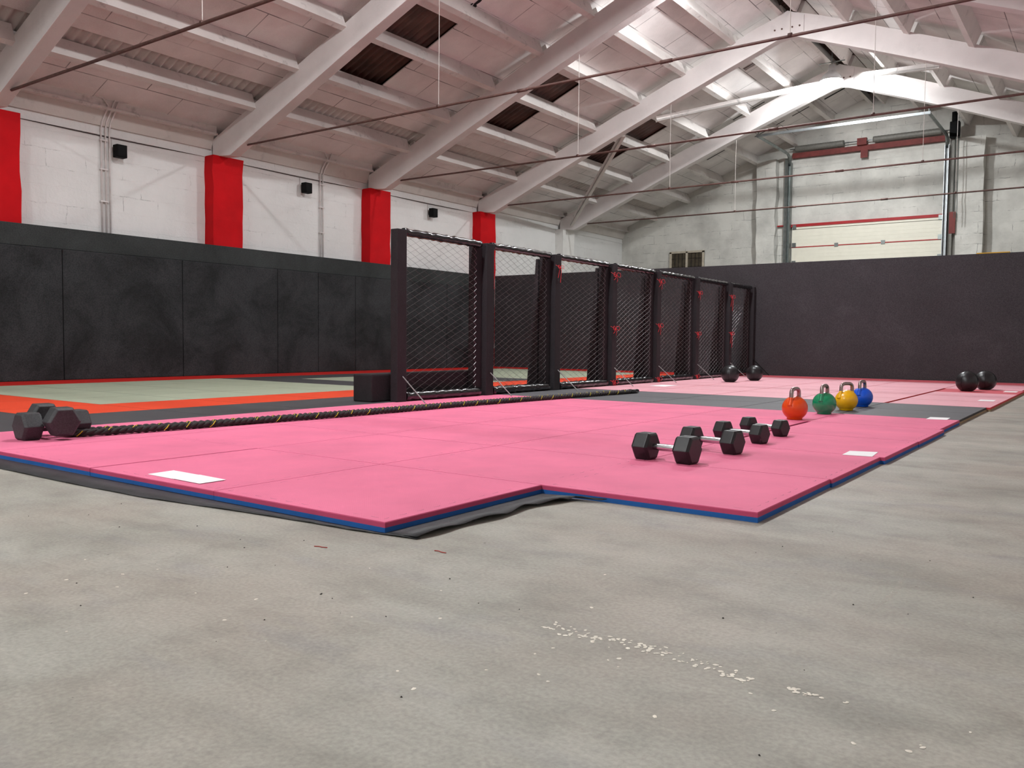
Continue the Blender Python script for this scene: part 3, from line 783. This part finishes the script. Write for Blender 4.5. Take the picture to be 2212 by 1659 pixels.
root = empty('fence_end_post', (XF, 16.8, .04)); tag(root, 'black end post of the fence against the partition', 'fence post')
bm = nbm(); box(bm, -.1, 0, .0, .1, 0, 1.785); obj('post', bm, 'fence_foam', root, bev=.008)
bm = nbm(); tube(bm, [(0, .03, .32), (.35, -.02, .006)], .008, 6); obj('brace_rod', bm, 'black_plastic', root)
bm = nbm(); box(bm, -6.46, -6.19, 6.17, 7.98, .04, .33)
tag(obj('padded_block', bm, 'fence_foam', bev=.018), 'long low black padded block lying behind the first fence panel', 'padded block')

# red bows
def bow(y, z, s, label, tail=.1, rz=0):
    bm = nbm()
    x = .008
    tube(bm, [(x, -.14*s, .03*s), (x, -.06*s, .01*s), (x, 0, 0)], .0026, 5)
    for q in (1, -1):
        tube(bm, [(x, 0, 0), (x, q*.03*s, .035*s), (x+.01, q*.075*s, .03*s), (x+.015, q*.085*s, -.01*s), (x+.01, q*.05*s, -.02*s), (x, 0, 0)], .003, 5)
    tube(bm, [(x, 0, 0), (x+.006, .02*s, -.05*s), (x, .01*s, -tail)], .003, 5); tube(bm, [(x, 0, 0), (x+.006, -.03*s, -.04*s), (x, -.06*s, -tail*.7)], .003, 5)
    lathe(bm, [(0, -.01), (.01, 0), (0, .01)], 8, (x+.004, 0, 0))
    tag(obj('cord_bow', bm, 'bow', loc=(XF, y, z)), label, 'cord', 'red cord bows on the fence posts')
bow(9.46, 1.66, .8, 'red cord tied to the third fence post near its top', .2)
bow(11.0, 1.66, 1.2, 'red cord bow at the top of the fourth fence post', .1)
bow(11.0, .88, 1.1, 'red cord bow halfway up the fourth fence post', .1)
bow(11.0, .09, 1.0, 'red cord bow at the foot of the fourth fence post', .04)
bow(12.5, 1.66, 1.2, 'red cord bow at the top of the fifth fence post', .12)
bow(12.48, .95, 1.1, 'red cord bow halfway up the fifth fence post', .14)
bow(12.48, .09, 1.0, 'red cord bow at the foot of the fifth fence post', .04)
bow(14.05, 1.56, 1.0, 'red cord bow at the top of the sixth fence post', .12)
bow(14.02, .84, 1.1, 'red cord bow halfway up the sixth fence post', .1)
bow(14.02, .09, .9, 'red cord bow at the foot of the sixth fence post', .04)
bow(15.6, 1.56, 1.2, 'red cord bow at the top of the seventh fence post', .26)
bow(15.6, .86, 1.1, 'red cord bow halfway up the seventh fence post', .26)

# ------------------------------------------------------------------ battle rope
def strand_rope(path, R, rs, twist, label_=None):
    """three twisted strands around a path"""
    out = []
    for s in range(3):
        pts = []
        for i, (p, t, L) in enumerate(path):
            a, b = frame_of(t); ang = 2*PI*(L/twist + s/3)
            pts.append(p+(a*math.cos(ang)+b*math.sin(ang))*R)
        out.append(pts)
    return out
def sample(ctrl, step):
    ctrl = [Vector(c) for c in ctrl]; out = []; L = 0; last = None
    n = len(ctrl)
    for i in range(n-1):
        p0, p1, p2, p3 = ctrl[max(i-1, 0)], ctrl[i], ctrl[i+1], ctrl[min(i+2, n-1)]
        m_ = max(2, int((p2-p1).length/step))
        for k in range(m_+(1 if i == n-2 else 0)):
            t = k/m_
            p = .5*((2*p1)+(-p0+p2)*t+(2*p0-5*p1+4*p2-p3)*t*t+(-p0+3*p1-3*p2+p3)*t**3)
            d_ = .5*((-p0+p2)+2*(2*p0-5*p1+4*p2-p3)*t+3*(-p0+3*p1-3*p2+p3)*t*t)
            if last is not None: L += (p-last).length
            last = p; out.append((p, d_, L))
    return out
root = empty('battle_rope', (-5.2, 5.5, .04)); tag(root, 'thick black braided battle rope with yellow flecks stretched doubled over the pink tiles', 'rope')
off = Vector((-5.2, 5.5, .04))
zc = .04+.027
c1 = [(-5.47, 2.70, zc+.01), (-5.42, 2.76, zc), (-5.37, 2.9, zc), (-5.32, 3.3, zc), (-5.27, 4.0, zc), (-5.20, 4.7, zc), (-5.17, 5.6, zc), (-5.15, 6.5, zc), (-5.08, 7.6, zc), (-4.985, 8.6, zc), (-4.93, 9.44, zc)]
c2 = [(-5.44, 2.70, zc+.012), (-5.47, 2.95, zc), (-5.41, 3.2, zc), (-5.345, 3.7, zc), (-5.295, 4.3, zc), (-5.25, 5.1, zc), (-5.225, 6.0, zc), (-5.18, 7.0, zc), (-5.08, 8.2, zc), (-5.02, 9.0, zc), (-4.985, 9.36, zc)]
for ci, cc in enumerate((c1, c2)):
    path = sample(cc, .022)
    st = strand_rope(path, .0125, .013, .15)
    bm = nbm()
    for s in st: tube(bm, [p-off for p in s], .0138, 6)
    o = obj('strand', bm, 'rope', root); o.data.shade_smooth()
    bm = nbm()
    for i in range(3, len(path)-5, 4):
        if (i-3) % 8: continue
        vd = Vector((.62, -.3, .72)).normalized()
        s = max(st, key=lambda q_: (q_[i+1]-path[i+1][0]).normalized().dot(vd))
        seg = []
        for q in range(3):
            p = path[i+q][0]; v = (s[i+q]-p).normalized()
            seg.append(p+v*.0262-off)
        tube(bm, seg, .003, 4)
    obj('tracer_thread', bm, 'yellow_thread', root)
    bm = nbm(); e = path[-1][0]-off; dd = path[-1][1].normalized()
    tube(bm, [e-dd*.02, e+dd*.16], .025, 12); obj('end_cap', bm, 'tape', root)

# ------------------------------------------------------------------ hex dumbbells
def dumbbell(name, ap, L, gap, body, label, group, c0, c1, z=None, badge=True):
    """ap: half height of the hex head (apothem); heads centred on c0 and c1"""
    a, b = Vector(c0), Vector(c1); ax = b-a; sep = ax.length
    root = empty(name, ((a+b)/2)); root.rotation_euler = Vector((1, 0, 0)).rotation_difference(ax.normalized()).to_euler()
    tag(root, label, 'dumbbell', group)
    R_ = ap/math.cos(PI/6)
    for s in (-1, 1):
        bm = nbm(); ch = L*.13
        prof = [(-L/2, .84), (-L/2+ch, 1), (L/2-ch, 1), (L/2, .84)]
        rings = [[bm.verts.new((x_, R_*q*math.cos(PI/3*k_), R_*q*math.sin(PI/3*k_))) for k_ in range(6)] for x_, q in prof]
        for A, B in zip(rings, rings[1:]):
            for k_ in range(6): bm.faces.new((A[k_], A[(k_+1) % 6], B[(k_+1) % 6], B[k_]))
        bm.faces.new(rings[0][::-1]); bm.faces.new(rings[-1])
        h = obj('head', bm, body, root, loc=(s*sep/2, 0, 0), bev=ap*.05)
        if badge:
            bm = nbm(); box(bm, -L*.18, L*.18, -ap*.3, ap*.3, ap-.001, ap+.0012); obj('badge', bm, 'grey_rubber', h)
    g = sep/2-L/2
    bm = nbm(); n = 16
    tube(bm, [(-g-.01+2*(g+.01)*i/n, 0, 0) for i in range(n+1)], [.0155+.004*math.sin(PI*i/n)**.6 for i in range(n+1)], 16); obj('handle', bm, 'chrome', root)
    return root
Q = [(.073, .102, (-2.10, 4.21), (-1.845, 4.185), 'nearest and largest of the row of four'), (.069, .094, (-2.075, 4.77), (-1.80, 4.72), 'second of the row of four, counted from the camera'),
     (.061, .086, (-2.125, 5.40), (-1.855, 5.335), 'third of the row of four, counted from the camera'), (.057, .082, (-2.14, 5.925), (-1.885, 5.845), 'farthest and smallest of the row of four')]
for ap, L, a, b_, t in Q:
    z = .04+ap
    dumbbell('hex_dumbbell', ap, L, 0, 'rubber', 'black chrome-handled hex dumbbell, '+t, 'hex dumbbells in a row on the right', (*a, z), (*b_, z))
dumbbell('hex_dumbbell', .088, .12, 0, 'grey_rubber', 'grey-black hex dumbbell lying across another at the rope end, hexagonal end forward', 'dumbbells at the rope end', (-5.645, 2.66, .04+.088+.034), (-5.345, 2.63, .04+.088+.028), badge=False)
dumbbell('hex_dumbbell', .085, .12, 0, 'grey_rubber', 'grey-black hex dumbbell at the rope end, lying under the other one', 'dumbbells at the rope end', (-5.50, 2.50, .04+.085), (-5.50, 2.80, .04+.085), badge=False)

# ------------------------------------------------------------------ kettlebells
def kettlebell(x, y, rz, paint, label, sc=1, steel_from=.72):
    root = empty('kettlebell', (x, y, .04), rz); root.scale = (sc,)*3; tag(root, label, 'kettlebell', 'kettlebells in a row')
    bm = nbm(); R_ = .106; prof = [(0, 0), (.055, 0), (.064, .004)]
    cz = .098
    a0 = math.asin((.006-cz)/R_) if abs((.006-cz)/R_) < 1 else -1.2
    for i in range(1, 22):
        a = a0+(PI/2-a0)*i/21; prof.append((R_*math.cos(a) if i < 21 else 0, cz+R_*math.sin(a)*.97))
    lathe(bm, prof, 40); obj('body', bm, paint, root)
    # handle: two horns and an arc in the local XZ plane
    pts = []; w_ = .078; zt = .277
    for t in [i/8 for i in range(9)]: pts.append((-.088+.022*t*1.0 if t < .6 else -.088+.0132+.004*(t-.6), 0, .115+(.215-.115)*t))
    arc = []
    ax_ = abs(pts[-1][0])
    for i in range(1, 12):
        a = PI-PI*i/12; arc.append((ax_*math.copysign(abs(math.cos(a))**.62, math.cos(a)), 0, .215+(zt-.215-.015)*math.sin(a)**.7))
    mir = [(-x_, 0, z_) for x_, _, z_ in pts[::-1]]
    full = pts+arc+mir
    nf = len(full)
    rad = []
    for (x_, _, z_) in full: rad.append(.0165+max(0, (.18-z_))*.14)
    cut = .198
    lo1 = [i for i in range(nf) if full[i][2] <= cut+.004 and i < nf/2]; lo2 = [i for i in range(nf) if full[i][2] <= cut+.004 and i > nf/2]
    bm = nbm()
    tube(bm, [full[i] for i in lo1], [rad[i]*1.04 for i in lo1], 14); obj('horn', bm, paint, root)
    bm = nbm(); tube(bm, [full[i] for i in lo2], [rad[i]*1.04 for i in lo2], 14); obj('horn', bm, paint, root)
    mid = list(range(lo1[-1]-1, lo2[0]+2))
    bm = nbm(); tube(bm, [full[i] for i in mid], [rad[i] for i in mid], 14); obj('handle', bm, 'steel', root)
    return root
va = lambda x, y: math.atan2(y, x)     # direction from the camera to the bell
for (x, y, da, paint, lb) in ((-2.215, 7.235, .42, 'kb_red', 'orange-red kettlebell with bare steel handle on the pink tiles, nearest of four'),
                              (-2.175, 7.98, .33, 'kb_green', 'green kettlebell with steel handle beside the dark strip'),
                              (-2.13, 8.58, .75, 'kb_yellow', 'yellow kettlebell with steel handle standing on the dark strip'),
                              (-2.13, 9.2, .33, 'kb_blue', 'blue kettlebell with steel handle, farthest of four')):
    kettlebell(x, y, va(x, y)-da, paint, lb)

# ------------------------------------------------------------------ medicine balls
for x, y, rr, lb in ((-5.2, 13.46, .148, 'black medicine ball by the fence, left of the pair'), (-5.08, 14.28, .14, 'black medicine ball by the fence, right of the pair'),
                     (-1.70, 13.38, .148, 'black medicine ball on the right, left and nearer of the pair'), (-1.55, 14.05, .145, 'black medicine ball on the right, farther of the pair')):
    root = empty('medicine_ball', (x, y, .04), random.uniform(0, 3)); tag(root, lb, 'ball', 'black medicine balls')
    bm = nbm(); prof = [(0, 0), (rr*.42, .001)]
    a0 = math.asin(-(.9)); 
    for i in range(1, 25):
        a = a0+(PI/2-a0)*i/24; prof.append((rr*math.cos(a) if i < 24 else 0, rr*.9+rr*math.sin(a)))
    lathe(bm, prof, 40); obj('shell', bm, 'ball', root)
    bm = nbm()
    for t in (0, PI/2):
        tube(bm, [((rr+.0003)*math.cos(a)*math.cos(t), (rr+.0003)*math.cos(a)*math.sin(t), rr*.9+(rr+.0003)*math.sin(a)) for a in [(-.9+i*(PI+1.8)/36) for i in range(37)]], .002, 5)
    obj('seam', bm, 'black_plastic', root)

# yellow board behind the partition
bm = nbm(); box(bm, -2.12, -1.6, 17.25, 17.31, 0, 2.345)
tag(obj('yellow_board', bm, 'yellow'), 'yellow board whose top just shows over the partition', 'board')

# ------------------------------------------------------------------ floor details
rs = random.Random(11)
bm = nbm()
def drop(bm, x, y, r_):
    n = 9; el = rs.uniform(.7, 1.3); an = rs.uniform(0, PI)
    c = bm.verts.new((x, y, .0016)); ring = []
    for k in range(n):
        q = r_*rs.uniform(.8, 1.15); a = 2*PI*k/n; u, v = q*math.cos(a)*el, q*math.sin(a)/el
        ring.append(bm.verts.new((x+u*math.cos(an)-v*math.sin(an), y+u*math.sin(an)+v*math.cos(an), .0006)))
    for k in range(n): bm.faces.new((c, ring[k], ring[(k+1) % n]))
for (xa, ya, xb, yb, n, sp) in ((-1.10, 1.67, -.82, 1.70, 62, .022), (-.86, 1.69, -.66, 1.665, 46, .02), (-.66, 1.66, -.58, 1.65, 18, .014), (-.505, 1.66, -.44, 1.655, 20, .009), (-.42, 1.66, -.37, 1.655, 3, .004), (-1.1, 1.45, -.6, 1.7, 9, .06), (-1.6, 1.25, -.2, 1.6, 14, .15), (-2.4, 1.1, -1.2, 2.0, 16, .3), (-.1, 1.3, -.05, 1.28, 10, .02)):
    for i in range(n):
        t = rs.random(); drop(bm, xa+(xb-xa)*t+rs.gauss(0, sp*.4), ya+(yb-ya)*t+rs.gauss(0, sp*.8), rs.uniform(.0022, .0062))
tag(obj('paint_splatter', bm, 'white_paint'), 'trail of small white paint drops on the concrete in the foreground', 'paint drops', kind='stuff')
bm = nbm()
for i in range(85):
    x = rs.uniform(-3.6, .1); y = rs.uniform(.9, 3.2)
    if y > 1.9 and x < -1.0: continue
    r_ = rs.uniform(.0012, .0034)
    vs = [bm.verts.new((x+r_*rs.uniform(.6, 1.5)*math.cos(a), y+r_*rs.uniform(.6, 1.3)*math.sin(a), rs.uniform(.0, .001))) for a in (0, 1.3, 2.5, 3.8, 5)]
    t = bm.verts.new((x, y, r_*1.1))
    for k in range(5): bm.faces.new((vs[k], vs[(k+1) % 5], t))
tag(obj('grit', bm, 'grit'), 'dark grit and crumbs scattered on the concrete', 'grit', kind='stuff')
def scuff(pts, w_, label):
    bm = nbm(); pts = lerp_path(pts, 6); A, B = [], []
    for i, (x, y) in enumerate(pts):
        p, q = Vector(pts[max(i-1, 0)]), Vector(pts[min(i+1, len(pts)-1)]); t = (q-p).normalized(); nrm = Vector((-t.y, t.x))
        ww = w_*math.sin(PI*(i+.3)/(len(pts)))*rs.uniform(.6, 1.2)
        A.append(bm.verts.new((x+nrm.x*ww, y+nrm.y*ww, .0007))); B.append(bm.verts.new((x-nrm.x*ww, y-nrm.y*ww, .0007)))
    for i in range(len(A)-1): bm.faces.new((A[i], A[i+1], B[i+1], B[i]))
    tag(obj('scuff_mark', bm, 'scuff_soft'), label, 'scuff mark', 'pale scuffs on the concrete')
m, nt, b = new_mat('soft scuff'); g = nt.nodes.new('ShaderNodeNewGeometry')
al = ramp(nt, noise(nt, g.outputs['Position'], 30, 5, .7), (.4, (0, 0, 0)), (.75, (.55, .55, .55)))
b.inputs['Base Color'].default_value = lin(206, 200, 188); b.inputs['Roughness'].default_value = .8
nt.links.new(al, b.inputs['Alpha']); MT['scuff_soft'] = m
scuff([(-.60, 2.88), (-.525, 2.85), (-.49, 2.70), (-.475, 2.5), (-.485, 2.3), (-.50, 2.15)], .009, 'pale curved scuff on the concrete at the right')
scuff([(-2.1, 1.52), (-1.6, 1.42), (-.92, 1.3), (-.6, 1.23), (-.3, 1.16)], .004, 'long faint straight scratch across the foreground concrete')
scuff([(-1.6, 1.85), (-1.45, 2.05), (-1.38, 2.1)], .004, 'short faint scratch on the concrete left of centre')
for (x, y, ln, an, lb) in ((-2.13, 1.86, .05, .3, 'tiny dull red thread on the concrete, left one'), (-1.78, 2.06, .05, 0, 'tiny dull red thread on the concrete by the black rubber tip')):
    bm = nbm(); tube(bm, [(x+ln*t*math.cos(an), y+ln*t*math.sin(an)+.004*math.sin(t*6), .002) for t in (0, .3, .6, 1)], .0016, 5)
    tag(obj('thread', bm, 'thread_red'), lb, 'thread', 'red threads on the floor')
